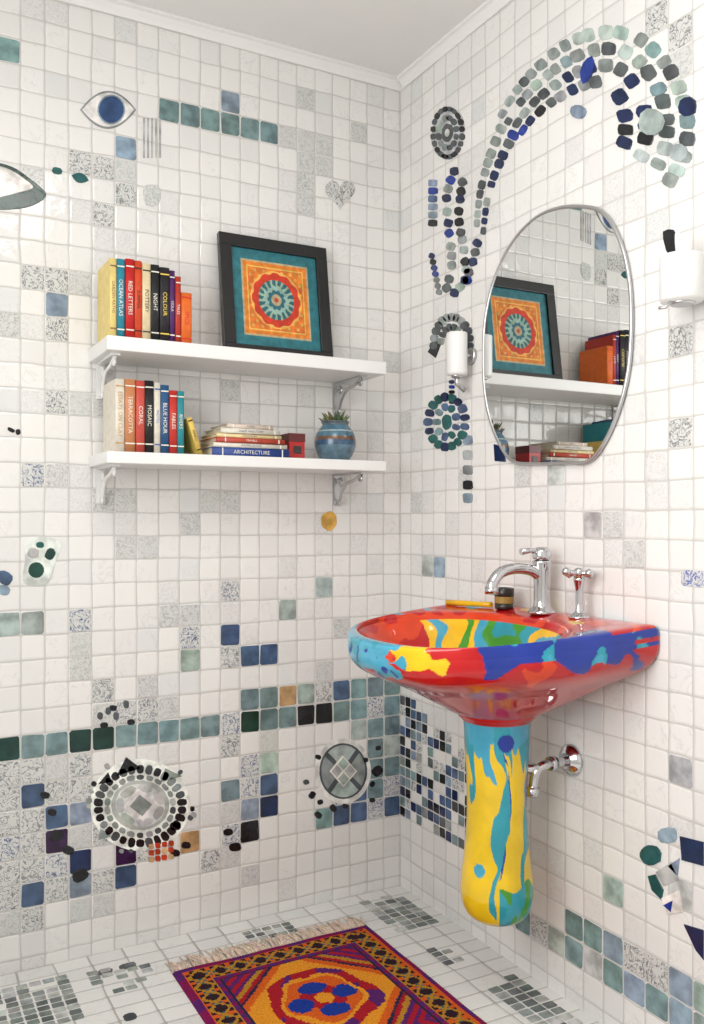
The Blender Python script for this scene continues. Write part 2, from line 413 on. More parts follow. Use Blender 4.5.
blob(mb, 'B', CXn, CYn, 24, 28, 0, 'C', 30, 2, 0.0042, wob=0.0)
for q in range(4):
    c0 = q*math.pi/2+0.7; pts = [(CXn+3*math.cos(c0+0.78), CYn+3*math.sin(c0+0.78))]
    for i in range(8):
        a = c0+0.10+i*(math.pi/2-0.2)/7; pts.append((CXn+22*math.cos(a), CYn+26*math.sin(a)))
    poly(mb, 'B', pts, 'Y' if q % 2 else 'S', 0.0054)
poly(mb, 'B', [(CXn-1, CYn-16), (CXn+14, CYn), (CXn, CYn+16), (CXn-14, CYn)], 'W', 0.0060)
for dx, dy in ((0, -7.5), (0, 7.5), (-6.5, 0), (6.5, 0)):
    poly(mb, 'B', [(CXn+dx, CYn+dy-6.5), (CXn+dx+5.5, CYn+dy), (CXn+dx, CYn+dy+6.5), (CXn+dx-5.5, CYn+dy)], random.choice('SYg'), 0.0070)
for x, y, r in ((377, 771, 6), (365, 760, 3), (372, 784, 3), (312, 795, 4), (320, 802, 3), (318, 815, 4), (333, 808, 4), (345, 806, 3), (372, 800, 3), (378, 748, 3), (318, 757, 3), (306, 782, 3)):
    blob(mb, 'B', x, y, r, r*0.8, random.uniform(-1, 1), random.choice('KKC'), h=0.005)
mb.build('mosaic_oval', [M_glaze, M_pat], 0, wall_back)

# ---- right wall motifs
mb = MB()   # arching scroll
path = catmull([(480, 232, 8), (485, 192, 10), (499, 150, 14), (521, 110, 19), (552, 80, 25), (588, 60, 31), (622, 60, 35), (645, 84, 38), (656, 116, 41), (655, 146, 41), (645, 170, 36)], 14)
seglen = [0]
for i in range(1, len(path)): seglen.append(seglen[-1]+math.hypot(path[i][0]-path[i-1][0], path[i][1]-path[i-1][1]))
for lane in (-1.5, -0.5, 0.5, 1.5):
    s = random.uniform(0, 6)
    while s < seglen[-1]:
        i = max(k for k in range(len(path)) if seglen[k] <= s); i = min(i, len(path)-2)
        x, y, w = path[i]; tx, ty = path[i+1][0]-x, path[i+1][1]-y; L = math.hypot(tx, ty); tx /= L; ty /= L
        lw = w*2/4
        if w < 17 and abs(lane) > 1: s += 6; continue
        if w < 17: lw = w*0.85
        k0, k1 = max(i-6, 0), min(i+6, len(path)-2)
        a0 = math.atan2(path[k0+1][1]-path[k0][1], path[k0+1][0]-path[k0][0]); a1 = math.atan2(path[k1+1][1]-path[k1][1], path[k1+1][0]-path[k1][0])
        kap = (a1-a0)/max(seglen[k1]-seglen[k0], 1)
        stretch = max(0.25, 1+kap*lane*lw)   # arc-length factor of this lane
        stone = min(15.5, 7+w*0.25)*random.uniform(0.85, 1.2)
        nx, ny = ty, -tx
        cx, cy = x+nx*lane*lw, y+ny*lane*lw
        if random.random() > 0.04:
            cols = 'CYYCSSCYT' if lane > 0 else 'CNKYACNCSN'
            blob(mb, 'R', cx, cy, stone*0.42, min(lw*0.42, 8.2), math.atan2(ty, tx), random.choice(cols), e=3.4)
        s += stone/stretch
for x, y, rx, ry, c in ((588, 70, 6, 14, 'A'), (652, 122, 13, 14, 'S'), (688, 107, 9, 10, 'N'), (679, 153, 9, 9, 'S'), (579, 112, 8, 7, 'L')):
    blob(mb, 'R', x, y, rx, ry, 0.3, c, h=0.0068, e=2.2)
mb.build('mosaic_scroll', [M_glaze, M_pat], 0, wall_right)
mb = MB()   # eye
blob(mb, 'R', 448, 133, 16, 25, 0.25, 'g', 24, 2, 0.003, wob=0)
ring(mb, 'R', 448, 133, 14.5, 24, 20, 3.4, 2.8, 'CCKK'); ring(mb, 'R', 448, 133, 9, 15, 12, 3.4, 3.2, 'YSC')
blob(mb, 'R', 448, 133, 6, 9.5, 0.2, 'C', 14, 2, 0.0055); blob(mb, 'R', 448, 133, 2.5, 4, 0.2, 'W', 14, 2, 0.0065)
mb.build('mosaic_eye', [M_glaze, M_pat], 0, wall_right)
mb = MB()   # looping column of stones beside the mirror
for i in range(6): blob(mb, 'R', 433, 183+i*8, 4.8, 3.6, 0, random.choice('ANBKL'), e=4)
for P, n in (([(455, 170), (447, 195), (449, 230), (452, 262), (446, 292)], 12), ([(463, 180), (459, 215), (464, 250), (468, 285)], 11), ([(478, 240), (473, 262), (464, 282), (452, 296)], 7)):
    pp = catmull(P, 10)
    for i in range(n):
        p = pp[int((i+0.5)/n*(len(pp)-1))]
        blob(mb, 'R', p[0], p[1], 4.6, 4.4, random.uniform(-0.6, 0.6), random.choice('AKCNYYKS'), e=2.8)
for i in range(7):
    blob(mb, 'R', 432+i*1.2, 256+i*6, 3.2, 3, 0.4, random.choice('AKNY'))
ring(mb, 'R', 452, 345, 18, 28, 13, 3.8, 4.6, 'YYCC', math.pi*0.95, math.pi*2.05)
ring(mb, 'R', 452, 345, 11, 18, 8, 3.2, 3.8, 'YCK', math.pi, math.pi*2)
poly(mb, 'R', [(428, 352), (436, 338), (442, 342), (436, 358)], 'K')
mb.build('mosaic_stones', [M_glaze, M_pat], 0, wall_right)
mb = MB()   # ring flower
ring(mb, 'R', 447, 422, 18.5, 25, 17, 4.1, 4.6, 'NNEKEB'); ring(mb, 'R', 447, 422, 10, 15, 9, 3.6, 4.2, 'TEBT')
blob(mb, 'R', 447, 422, 5, 8, 0, 'E', 12, 2)
for i in range(6): blob(mb, 'R', 452, 382+i*5, 3, 2, 0, random.choice('AKN'))
mb.build('mosaic_flower', [M_glaze, M_pat], 0, wall_right)

mb = MB()   # coloured tiles in the grid of the right wall
def rcell(px, py, c, dy=0, dz=0):
    a, b = on_right(px, py); i = math.floor(a/0.06)+dy; k = math.floor((b-ZO)/PZ)+dz
    if c in 'Ppb': rect(mb, 'R', i*0.06, ZO+k*PZ, (i+1)*0.06, ZO+(k+1)*PZ, {'P': (0.13, 0.13, 0.15), 'p': (0.43, 0.43, 0.43), 'b': (0.01, 0.05, 0.35)}[c], 1)
    else: rect(mb, 'R', i*0.06, ZO+k*PZ, (i+1)*0.06, ZO+(k+1)*PZ, jit(COL[c], 0.2))
for x, y, c in ((671, 435, 'P'), (648, 18, 'P'), (690, 40, 'P'), (672, 60, 'p'), (443, 560, 'L'), (430, 560, 'g'), (548, 470, 'g'), (585, 520, 'g'), (620, 520, 'p'),
                (690, 760, 'g'), (640, 560, 'p'), (470, 470, 'p'), (480, 620, 'p'), (690, 330, 'P'), (603, 893, 'S'), (690, 905, 'g'), (420, 500, 'p'), (410, 420, 'p'), (515, 480, 'p')):
    rcell(x, y, c)
random.seed(21)
for i in range(9, 20):
    for k in (1, 2):
        if random.random() < 0.9:
            c = random.choice('TLSgTYSL') if random.random() < 0.85 else 'P'
            yy = -(i+1)*0.06; zz = ZO+k*PZ
            if c == 'P': rect(mb, 'R', yy, zz, yy+0.06, zz+PZ, (0.12, 0.12, 0.14), 1)
            else: rect(mb, 'R', yy, zz, yy+0.06, zz+PZ, jit(COL[c], 0.2))
for i in range(12):
    for k in range(14):
        y0 = -(i+1)*0.03; z0 = 0.15+k*0.03
        if not (0.20 < z0 < 0.56-0.10*(i/11)): continue
        if random.random() < 0.18: continue
        if random.random() < 0.2: rect(mb, 'R', y0, z0, y0+0.03, z0+0.03, jit((0.05, 0.05, 0.07)), 1, g=0.002)
        else: rect(mb, 'R', y0, z0, y0+0.03, z0+0.03, jit(COL[random.choice('TBKCLNKYTBN')], 0.3), g=0.002, r=0.002)
a, b = on_right(695, 579); rect(mb, 'R', a-0.025, b-0.018, a+0.035, b+0.018, (0.01, 0.05, 0.38), 1)
mb.build('mosaic_tiles', [M_glaze, M_pat], 0, wall_right)
mb = MB()   # bird-like motif, lower right
blob(mb, 'R', 651, 855, 11, 10, 0.4, 'E', 16, 2, 0.0055); poly(mb, 'R', [(648, 876), (656, 874), (664, 890), (662, 900), (652, 890)], 'E')
poly(mb, 'R', [(668, 866), (680, 858), (678, 876)], 'L'); poly(mb, 'R', [(680, 836), (704, 842), (704, 866), (682, 860)], 'N')
poly(mb, 'R', [(656, 872), (672, 862), (680, 880), (664, 886)], 'g'); poly(mb, 'R', [(684, 924), (704, 930), (704, 960), (696, 950)], 'N')
poly(mb, 'R', [(662, 898), (680, 890), (684, 912), (668, 914)], 'W', h=0.006); blob(mb, 'R', 668, 835, 10, 8, 0, 'L')
poly(mb, 'R', [(664, 905), (674, 900), (672, 912)], 'A', h=0.007)
blob(mb, 'R', 672, 243, 8, 15, -0.25, 'K')
poly(mb, 'R', [(494, 444), (505, 447), (506, 462), (495, 461)], 'N')
for y, c in ((440, 'L'), (455, 'g'), (470, 'Y'), (485, 'K'), (498, 'L')): blob(mb, 'R', 468, y, 5, 5, 0, c, e=4)
mb.build('mosaic_bird', [M_glaze, M_pat], 0, wall_right)

# ---- floor mosaics
mb = MB()
def patch(px, py, nx, ny, p=0.03, holes=0.06):
    cx, cy = on_floor(px, py)
    for i in range(nx):
        for j in range(ny):
            if random.random() < holes: continue
            a0 = cx+(i-nx/2)*p; b0 = cy+(j-ny/2)*p*0.8
            rect(mb, 'F', a0, b0, a0+p, b0+p*0.8, jit(random.choice([(0.17, 0.20, 0.19), (0.27, 0.30, 0.28), (0.11, 0.13, 0.13), (0.42, 0.44, 0.42)])), g=0.0024, r=0.002)
patch(398, 912, 4, 8, 0.034); patch(270, 932, 5, 3, 0.028); patch(35, 1005, 6, 9, 0.03); patch(120, 972, 5, 3, 0.03, 0.4)
patch(530, 1003, 3, 9, 0.034); patch(130, 985, 3, 2, 0.03, 0.3); patch(445, 955, 2, 4, 0.03, 0.5)
for x, y, a, b in [(128, 966, 9, 3), (105, 972, 8, 3), (130, 1017, 7, 4)]: blob(mb, 'F', x, y, a, b, -0.2, random.choice('KC'), h=0.002)
mb.build('mosaic_floor_tiles', [M_glaze, M_pat], 0, floor_o)

# ------------------------------------------------------------------ shelves
SX0, SX1, SD = -0.912, -0.164, 0.20
S1T, S2T = 1.518, 1.250
for top, th in ((S1T, 0.034), (S2T, 0.028)):
    root = empty('wall_shelf')
    b = MB(); b.box((SX0, -SD, top-th), (SX1, -0.001, top), W); b.build('board', [M_paint], 0.003, root)
    for n, bx in enumerate((-0.883, -0.215)):
        b = MB(); zb = top-th
        b.box((bx-0.011, -0.006, zb-0.090), (bx+0.011, -0.001, zb), W)
        b.box((bx-0.010, -0.165, zb-0.005), (bx+0.010, -0.001, zb), W)
        brace = catmull([(bx, -0.006, zb-0.080), (bx, -0.022, zb-0.074), (bx, -0.036, zb-0.052), (bx, -0.062, zb-0.030), (bx, -0.105, zb-0.022), (bx, -0.150, zb-0.007)], 8)
        b.tube(brace, 0.0048, W, seg=8)
        for cy, cz, r, d in ((-0.026, -0.026, 0.015, 1), (-0.146, -0.017, 0.009, -1), (-0.017, -0.084, 0.009, 1)):
            sp = [(bx, cy+r*(1-t/26)*math.cos(d*t*0.35), zb+cz+r*(1-t/26)*math.sin(d*t*0.35)) for t in range(24)]
            b.tube(sp, 0.0036, W, seg=8)
        for z in (-0.02, -0.075):
            b.lathe([(0.0045, 0), (0.0045, 0.003)], 0, 0, W, mx=Matrix.Translation((bx, -0.006, zb+z)) @ Matrix.Rotation(math.pi/2, 4, 'X'), seg=12)
        b.build('bracket_%d' % (n+1), [M_silver if n else M_paint], 0, root)

# ------------------------------------------------------------------ books
def add_text(mb, txt, size, mat4, col, mat=0):
    cu = bpy.data.curves.new('t', 'FONT'); cu.body = txt; cu.size = size; cu.align_x = 'CENTER'; cu.align_y = 'CENTER'
    cu.resolution_u = 2
    ob = bpy.data.objects.new('t', cu); bpy.context.collection.objects.link(ob)
    bpy.context.view_layer.update()
    dg = bpy.context.evaluated_depsgraph_get(); me = ob.evaluated_get(dg).to_mesh()
    o = len(mb.v)
    for v in me.vertices: mb.v.append(tuple(mat4 @ v.co))
    for p in me.polygons: mb.face([o+i for i in p.vertices], col, mat)
    bpy.data.objects.remove(ob); bpy.data.curves.remove(cu)
PAGE = (0.66, 0.60, 0.46)
def book(mb, w, h, d, col, mx, title=None, tcol=(0.8, 0.78, 0.7), bands=True, ts=0.011):
    c = 0.0016
    mb.box((0, 0, 0), (c, d, h), col, 0, mx); mb.box((w-c, 0, 0), (w, d, h), col, 0, mx)
    n = 6
    pr = []
    for i in range(n+1):
        a = math.pi*i/n; pr.append((w/2-w/2*math.cos(a), -0.0028*math.sin(a)))
    o = len(mb.v)
    for z in (0, h):
        for x, y in pr: mb.v.append(tuple(mx @ Vector((x, y, z))))
        for x, y in reversed(pr): mb.v.append(tuple(mx @ Vector((min(max(x, c), w-c), c, z))))
    m = 2*(n+1)
    for i in range(m):
        j = (i+1) % m; mb.face([o+i, o+j, o+m+j, o+m+i], col, 0, i < n)
    mb.face([o+i for i in range(m)][::-1], col); mb.face([o+m+i for i in range(m)], col)
    mb.box((c, c, 0.003), (w-c, d-0.003, h-0.003), PAGE, 0, mx)
    if bands:
        for z in (h*0.90, h*0.12): mb.box((0.0012, -0.0033, z), (w-0.0012, -0.001, z+0.003), tcol, 0, mx)
    if title:
        tm = mx @ Matrix(((0, 1, 0, w/2), (0, 0, -1, -0.0034), (-1, 0, 0, h*0.52), (0, 0, 0, 1)))
        add_text(mb, title, ts, tm, tcol)
Wt = (0.76, 0.73, 0.64); Bk = (0.010, 0.010, 0.012)
def row(name, x0, ztop, specs, front=-0.155):
    mb = MB(); x = x0
    for (w, h, col, t, tc, lean, fo) in specs:
        mx = Matrix.Translation((x, front+fo, ztop+0.0005)) @ Matrix.Rotation(lean, 4, 'Y')
        book(mb, w, h, 0.125, col, mx, t, tc, ts=min(0.014, w*0.66))
        x += w+0.0007
    return mb.build(name, [M_paper])
row('row_of_books', -0.896, S1T, [
    (0.016, 0.190, (0.74, 0.58, 0.20), 'GARDEN PATHS', (0.2, 0.1, 0.05), 0, 0), (0.020, 0.192, (0.02, 0.24, 0.34), 'OCEAN ATLAS', Wt, 0, 0.004),
    (0.021, 0.194, (0.50, 0.012, 0.012), 'RED LETTERS', Wt, 0, 0), (0.018, 0.193, (0.62, 0.06, 0.015), 'SUMMER', Bk, 0, 0.003), (0.020, 0.189, (0.70, 0.58, 0.36), 'POTTERY', Bk, 0, 0),
    (0.021, 0.189, Bk, 'NIGHT', Wt, 0, 0.002), (0.024, 0.185, (0.012, 0.010, 0.014), 'COLOUR', (0.8, 0.6, 0.1), 0, 0), (0.014, 0.181, (0.07, 0.015, 0.12), 'VIOLA', Wt, 0, 0.004),
    (0.014, 0.168, (0.42, 0.03, 0.015), 'TALES', Wt, 0, 0.002), (0.026, 0.130, (0.72, 0.14, 0.015), 'SPICE', (0.6, 0.02, 0.02), 0, 0)])
row('row_of_books', -0.883, S2T, [
    (0.022, 0.174, (0.70, 0.64, 0.54), 'ESSAYS ON CLAY', (0.5, 0.3, 0.1), 0, 0), (0.026, 0.176, (0.55, 0.22, 0.09), 'TERRACOTTA', Wt, 0, 0.003), (0.021, 0.174, (0.52, 0.07, 0.05), 'CORAL', Wt, 0, 0),
    (0.022, 0.176, Bk, 'MOSAIC', Wt, 0, 0.003), (0.015, 0.172, (0.68, 0.64, 0.54), 'NOTES', (0.05, 0.1, 0.4), 0, 0), (0.021, 0.168, (0.02, 0.09, 0.22), 'BLUE HOUR', Wt, 0, 0.002),
    (0.019, 0.156, (0.50, 0.03, 0.02), 'FABLES', Wt, 0, 0), (0.018, 0.156, (0.02, 0.24, 0.28), 'RIVERS', Wt, 0, 0.003), ])
mb = MB(); mx = Matrix.Translation((-0.678, -0.150, S2T+0.0008)) @ Matrix.Rotation(math.radians(-18), 4, 'Y')
book(mb, 0.014, 0.095, 0.10, (0.66, 0.46, 0.10), mx, 'HAIKU', Bk, ts=0.009); mb.build('leaning_book', [M_paper])
mb = MB(); z = S2T+0.0005
for i, (w, t, col, dx) in enumerate(((0.208, 0.022, (0.015, 0.05, 0.24), 0), (0.200, 0.012, (0.72, 0.67, 0.58), 0.004), (0.186, 0.012, (0.45, 0.05, 0.025), 0.010), (0.176, 0.010, (0.72, 0.58, 0.30), 0.012), (0.160, 0.013, (0.66, 0.62, 0.54), 0.022), (0.125, 0.011, (0.60, 0.50, 0.42), 0.040))):
    mx = Matrix.Translation((-0.646+dx, -0.165+0.004*(i % 2), z)) @ Matrix(((0, 0, 1, 0), (0, 1, 0, 0), (-1, 0, 0, t), (0, 0, 0, 1)))
    book(mb, t, w, 0.125, col, mx, None)
    tm = Matrix.Translation((-0.646+dx+w*0.5, -0.1690+0.004*(i % 2), z+t/2)) @ Matrix.Rotation(math.pi/2, 4, 'X')
    add_text(mb, ['ARCHITECTURE', 'WATERCOLOUR', 'TRAVELS', 'THE KITCHEN', 'LIGHT AND FORM', 'POEMS'][i], t*0.62, tm, Wt if i in (0, 2) else (0.1, 0.1, 0.2))
    z += t+0.0005
mb.build('book_stack', [M_paper])
mb = MB()
bx0 = -0.430
mb.box((bx0, -0.150, S2T+0.0005), (bx0+0.045, -0.085, S2T+0.060), (0.40, 0.010, 0.012)); mb.box((bx0-0.001, -0.151, S2T+0.046), (bx0+0.046, -0.084, S2T+0.068), (0.10, 0.008, 0.010))
mb.box((bx0+0.012, -0.1515, S2T+0.015), (bx0+0.035, -0.150, S2T+0.035), (0.03, 0.02, 0.02)); mb.build('gift_box', [M_gloss], 0.0015)

# ------------------------------------------------------------------ vase with succulent
root = empty('potted_succulent'); vx, vy = -0.272, -0.105
mb = MB()
prof = catmull([(0.028, 0.0), (0.040, 0.006), (0.053, 0.030), (0.057, 0.052), (0.052, 0.076), (0.040, 0.094), (0.036, 0.101), (0.039, 0.108), (0.036, 0.110), (0.031, 0.104), (0.030, 0.092)], 5)
def vcol(z):
    if z > 0.098: return (0.07, 0.10, 0.12)
    if 0.078 < z < 0.083: return (0.30, 0.37, 0.38)
    if 0.056 < z < 0.062: return (0.14, 0.07, 0.04)
    if z > 0.06: return (0.06, 0.14, 0.20)
    if z > 0.04: return (0.04, 0.09, 0.16)
    return (0.09, 0.16, 0.21)
mb.lathe(prof, vx, vy, vcol, z0=S2T+0.0005)
mb.lathe([(0.031, 0.094), (0.029, 0.097)], vx, vy, (0.05, 0.03, 0.02), z0=S2T)
mb.build('vase', [M_ceramic], parent=root)
mb = MB()
for i in range(26):
    a = i*2.4; tl = 0.15+0.75*(i/26); L = random.uniform(0.035, 0.050)*(1.0 if i < 16 else 0.75)
    d = Vector((math.cos(a)*tl, math.sin(a)*tl, 1.0)).normalized()
    b0 = Vector((vx+math.cos(a)*0.010*tl*2, vy+math.sin(a)*0.010*tl*2, S2T+0.094))
    pts = [b0+d*L*t+Vector((math.cos(a), math.sin(a), 0))*0.012*t*t*tl for t in (0, 0.3, 0.6, 0.85, 1.0)]
    mb.tube(pts, [0.003, 0.0052, 0.0045, 0.0025, 0.0005], random.choice([(0.16, 0.17, 0.05), (0.07, 0.12, 0.05), (0.30, 0.17, 0.05), (0.12, 0.09, 0.03)]), seg=6)
mb.build('succulent', [M_gloss], parent=root)

# ------------------------------------------------------------------ framed picture leaning on the wall
root = empty('framed_picture'); fw, fh, ft = 0.318, 0.338, 0.018
FM = Matrix.Translation((-0.582, -0.082, S1T+0.003)) @ Matrix.Rotation(math.radians(-8), 4, 'X')
mb = MB(); bw = 0.034; blk = (0.010, 0.010, 0.011)
for lo, hi in (((0, 0, 0), (fw, ft, bw)), ((0, 0, fh-bw), (fw, ft, fh)), ((0, 0, bw), (bw, ft, fh-bw)), ((fw-bw, 0, bw), (fw, ft, fh-bw))): mb.box(lo, hi, blk, 0, FM)
mb.box((bw*0.5, ft*0.6, bw*0.5), (fw-bw*0.5, ft*0.9, fh-bw*0.5), blk, 0, FM)
mb.build('frame', [M_gloss], 0.0015, root)
def artcol(u, v):
    m = max(abs(u), abs(v)); r = math.hypot(u, v); a = math.atan2(v, u)
    n = noise.noise(Vector((u*6, v*6, 2)))
    if m > 0.78: return (0.02, 0.15, 0.18)
    if m > 0.745: return (0.45, 0.36, 0.20)
    if m > 0.67: return (0.70, 0.20, 0.02)
    if m > 0.64: return (0.70, 0.46, 0.10)
    if r < 0.05: return (0.45, 0.05, 0.02)
    if r < 0.12: return (0.42, 0.34, 0.20)
    if r < 0.20+0.02*math.cos(10*a): return (0.02, 0.12, 0.16)
    if r < 0.29+0.025*math.cos(14*a): return (0.25, 0.40, 0.34)
    if r < 0.42: return (0.015, 0.12, 0.14) if math.cos(18*a+r*3) > -0.3 else (0.30, 0.40, 0.30)
    if r < 0.56+0.02*math.cos(12*a): return (0.55, 0.035, 0.012)
    if r < 0.60: return (0.75, 0.40, 0.08)
    if math.sin(u*30)*math.sin(v*30) > 0.55: return (0.65, 0.36, 0.08)
    return (0.68+0.1*n, 0.17+0.1*n, 0.02)
mb = MB(); n = 150; iw, ih = fw-2*bw, fh-2*bw
for j in range(n+1):
    for i in range(n+1):
        mb.v.append(tuple(FM @ Vector((bw+iw*i/n, ft*0.45, bw+ih*j/n))))
for j in range(n):
    for i in range(n):
        mb.face([j*(n+1)+i, j*(n+1)+i+1, (j+1)*(n+1)+i+1, (j+1)*(n+1)+i], artcol((i+0.5)/n*2-1, (j+0.5)/n*2-1))
mb.build('artwork', [M_art], 0, root)

# ------------------------------------------------------------------ mirror
mp = catmull([(592, 208), (565, 208), (539, 218), (515, 243), (498, 277), (488, 318), (486, 360), (488, 397), (495, 427), (506, 451), (517, 462), (535, 464), (570, 463), (592, 461), (609, 439), (623, 405), (631, 370), (634, 330), (633, 290), (627, 255), (617, 229), (606, 214)], 6, True)
root = empty('wall_mirror'); mb = MB(); pts = [on_right(x, y) for x, y in mp]
for off in (0.004, 0.009):
    for a, b_ in pts: mb.v.append((-off, a, b_))
N = len(pts); mb.face([N+i for i in range(N)], W, 0); mb.face(list(range(N)), W, 1)
for i in range(N): mb.face([i, (i+1) % N, N+(i+1) % N, N+i], W, 1)
mb.build('glass', [M_mirror, M_silver], 0, root)
mb = MB(); mb.tube([(-0.0075, a, b_) for a, b_ in pts], 0.0045, W, closed=True, seg=10); mb.build('rim', [M_silver], 0, root)
mb = MB(); mb.box((-0.005, -0.66, 1.45), (-0.0005, -0.56, 1.55), W); mb.build('mount', [M_silver], 0, root)

# ------------------------------------------------------------------ wall lights
def sconce(px, ytop, ybot, r, leaf):
    root = empty('wall_sconce'); off = r+0.022
    y, zt = on_right(px, ytop, off); _, zb = on_right(px, ybot, off); h = zt-zb
    mb = MB()
    pr = [(r*0.55, 0), (r*0.93, 0.002), (r, 0.008), (r, h-0.004), (r*0.97, h), (r*0.90, h), (r*0.90, h*0.35), (r*0.3, h*0.3)]
    mb.lathe(pr, -off, y, W, z0=zb); mb.build('cup', [M_paint], 0, root)
    mb = MB()
    Rm = Matrix.Translation((-0.0008, y, zb+h*0.5)) @ Matrix.Rotation(-math.pi/2, 4, 'Y')
    mb.lathe([(r*0.8, 0), (r*0.8, 0.006), (r*0.7, 0.010)], 0, 0, W, mx=Rm)
    mb.tube([(-0.009, y, zb+h*0.5), (-off+r*0.95, y, zb+h*0.5)], r*0.25, W)
    mb.lathe([(r*0.5, -0.004), (r*0.62, 0.001)], -off, y, W, z0=zb)
    if not leaf: mb.tube([(-off, y, zb+0.002), (-off, y, zb-0.02), (-off*0.5, y, zb-0.035)], 0.007, W)
    else: mb.tube([(-off-r*0.6, y, zb+0.003), (-off-r*0.8, y+0.01, zb-0.010), (-off-r, y+0.02, zb-0.010)], 0.003, W)
    mb.build('mount', [M_silver], 0, root)
    if leaf:
        mb = MB(); L = h*0.85; n = 14; seg = 20
        for i in range(n+1):
            t = i/n; w = r*0.42*(1-t)**0.7*(1+0.9*t)+0.0004
            for k in range(seg):
                a = 2*math.pi*k/seg
                mb.v.append((-off+w*0.4*math.cos(a), y-0.006+w*math.sin(a)+0.020*t*t, zb+h*0.72+L*t))
        for i in range(n):
            for k in range(seg):
                k2 = (k+1) % seg; mb.face([i*seg+k, i*seg+k2, (i+1)*seg+k2, (i+1)*seg+k], W, 0, True)
        mb.build('shade', [M_paint], 0, root)
sconce(457, 333, 376, 0.027, False)
sconce(682, 256, 303, 0.040, True)

# ------------------------------------------------------------------ painted sink
sink = empty('pedestal_sink')
BC = Vector((-0.27, -0.685)); NC = Vector((-0.17, -0.69)); NR = 0.078
OX, OY, OE = 0.495, 0.315, 2.5
def outer(phi):
    dx, dy = math.cos(phi), math.sin(phi)
    lo, hi = 0.0, 0.8
    for _ in range(30):
        m = (lo+hi)/2; x = BC.x+dx*m; y = BC.y+dy*m+0.685
        inside = x < -0.002 and (abs(min(x, 0)/OX)**OE+abs(y/OY)**OE) < 1
        if inside: lo = m
        else: hi = m
    return Vector((BC.x+dx*lo, BC.y+dy*lo))
def inner(phi, k=1.0):
    e = 2/2.3; c, s = math.cos(phi), math.sin(phi)
    return Vector((BC.x-0.005+k*0.180*math.copysign(abs(c)**e, c), BC.y+k*0.266*math.copysign(abs(s)**e, s)))
ctrl = [(0, 0), (0.10, 0.04), (0.3, 0.18), (0.55, 0.36), (0.78, 0.50), (0.92, 0.61), (0.985, 0.72), (1.0, 0.82), (1.0, 0.90), (1.02, 0.965), (1.10, 1.0), (1.35, 1.01), (1.65, 1.0), (1.88, 0.985), (1.98, 0.955), (2.05, 0.88), (2.14, 0.72), (2.3, 0.54), (2.55, 0.42), (2.8, 0.375), (2.97, 0.365)]
cw = catmull(ctrl, 9); NA = 600
RED = (0.48, 0.006, 0.008); ORG = (0.66, 0.045, 0.006); YEL = (0.82, 0.48, 0.008); TEA = (0.02, 0.30, 0.38); BLU = (0.005, 0.03, 0.29); GRN = (0.05, 0.28, 0.02); LBL = (0.05, 0.34, 0.50)
def sinkcol(p, w, h, phi):
    n1 = noise.noise(Vector((p.x*9, p.y*9, p.z*12))); n2 = noise.noise(Vector((p.x*22+5, p.y*22, p.z*22))); n3 = noise.noise(Vector((p.x*50, p.y*50+9, p.z*50)))
    q = math.degrees(math.atan2(-(p.y-BC.y), -(p.x-BC.x)))+n1*16+n2*9+n3*3
    back = p.x > -0.115+0.03*n2
    if w < 1.0:
        thr = 0.68 if q < 27 else (0.78 if q < 50 else 0.74)
        if h < thr+0.14*n1+0.16*n2+0.05*n3:
            return ORG if (n1 > 0.34 and n2 > 0.15) else RED
        if q > 124 or q < -75: return RED
    if w < 1.70+0.25*n2:
        if back and w > 1.03:
            if n1+0.6*n2 > 0.46: return YEL
            if n1-0.3*n2 < -0.40: return LBL
            return RED if n2 < 0.12 else ORG
        if q < -66: return RED if n2 < 0.18 else (LBL if n3 > -0.1 else ORG)
        if q < -56: return ORG
        if q < 29: return (LBL if n2+0.4*n3 > -0.22 else (TEA if n3 > -0.25 else BLU))
        if q < 48: return YEL if n2 < 0.32 else ORG
        if q < 60: return RED
        return BLU if n2+0.3*n3 < 0.22 else (TEA if n2 < 0.42 else LBL)
    if w < 2.03:
        if q > 60: return RED if n2 < 0.2 else ORG
        return ORG if n2 > -0.05 else RED
    a = math.degrees(phi)+n1*26+(3-w)*-14+n2*7
    a = (a+180) % 360-180
    stripes = [(-84, ORG), (-62, YEL), (-57, LBL), (-44, YEL), (-30, LBL), (-20, YEL), (-8, TEA), (3, GRN), (15, LBL), (22, YEL), (30, GRN), (42, YEL), (50, LBL), (56, YEL)]
    if w > 2.70+0.1*n2: return GRN if n2 > -0.1 else YEL
    if a < -84 or a > 56: return ORG if n1+0.7*n2 > 0.08 else RED
    for lim, c in stripes:
        if a < lim: return c
    return ORG
verts, cols, faces = [], [], []
for w, h in cw:
    for i in range(NA):
        phi = 2*math.pi*i/NA
        if w <= 1:
            a = NC+Vector((math.cos(phi), math.sin(phi)))*NR; b = outer(phi); xy = a.lerp(b, max(w, 0))
        elif w <= 2: xy = outer(phi).lerp(inner(phi), w-1)
        else: xy = inner(phi, max(3-w, 0.02))
        zt = 0.882+0.0857*xy.x
        z = 0.662+(zt-0.662)*h
        p = Vector((xy.x, xy.y, z)); verts.append(tuple(p)); cols.append(sinkcol(p, w, h, phi))
for r in range(len(cw)-1):
    for i in range(NA):
        j = (i+1) % NA; faces.append((r*NA+i, r*NA+j, (r+1)*NA+j, (r+1)*NA+i))
faces.append([(len(cw)-1)*NA+i for i in range(NA)]); faces.append([i for i in range(NA)][::-1])
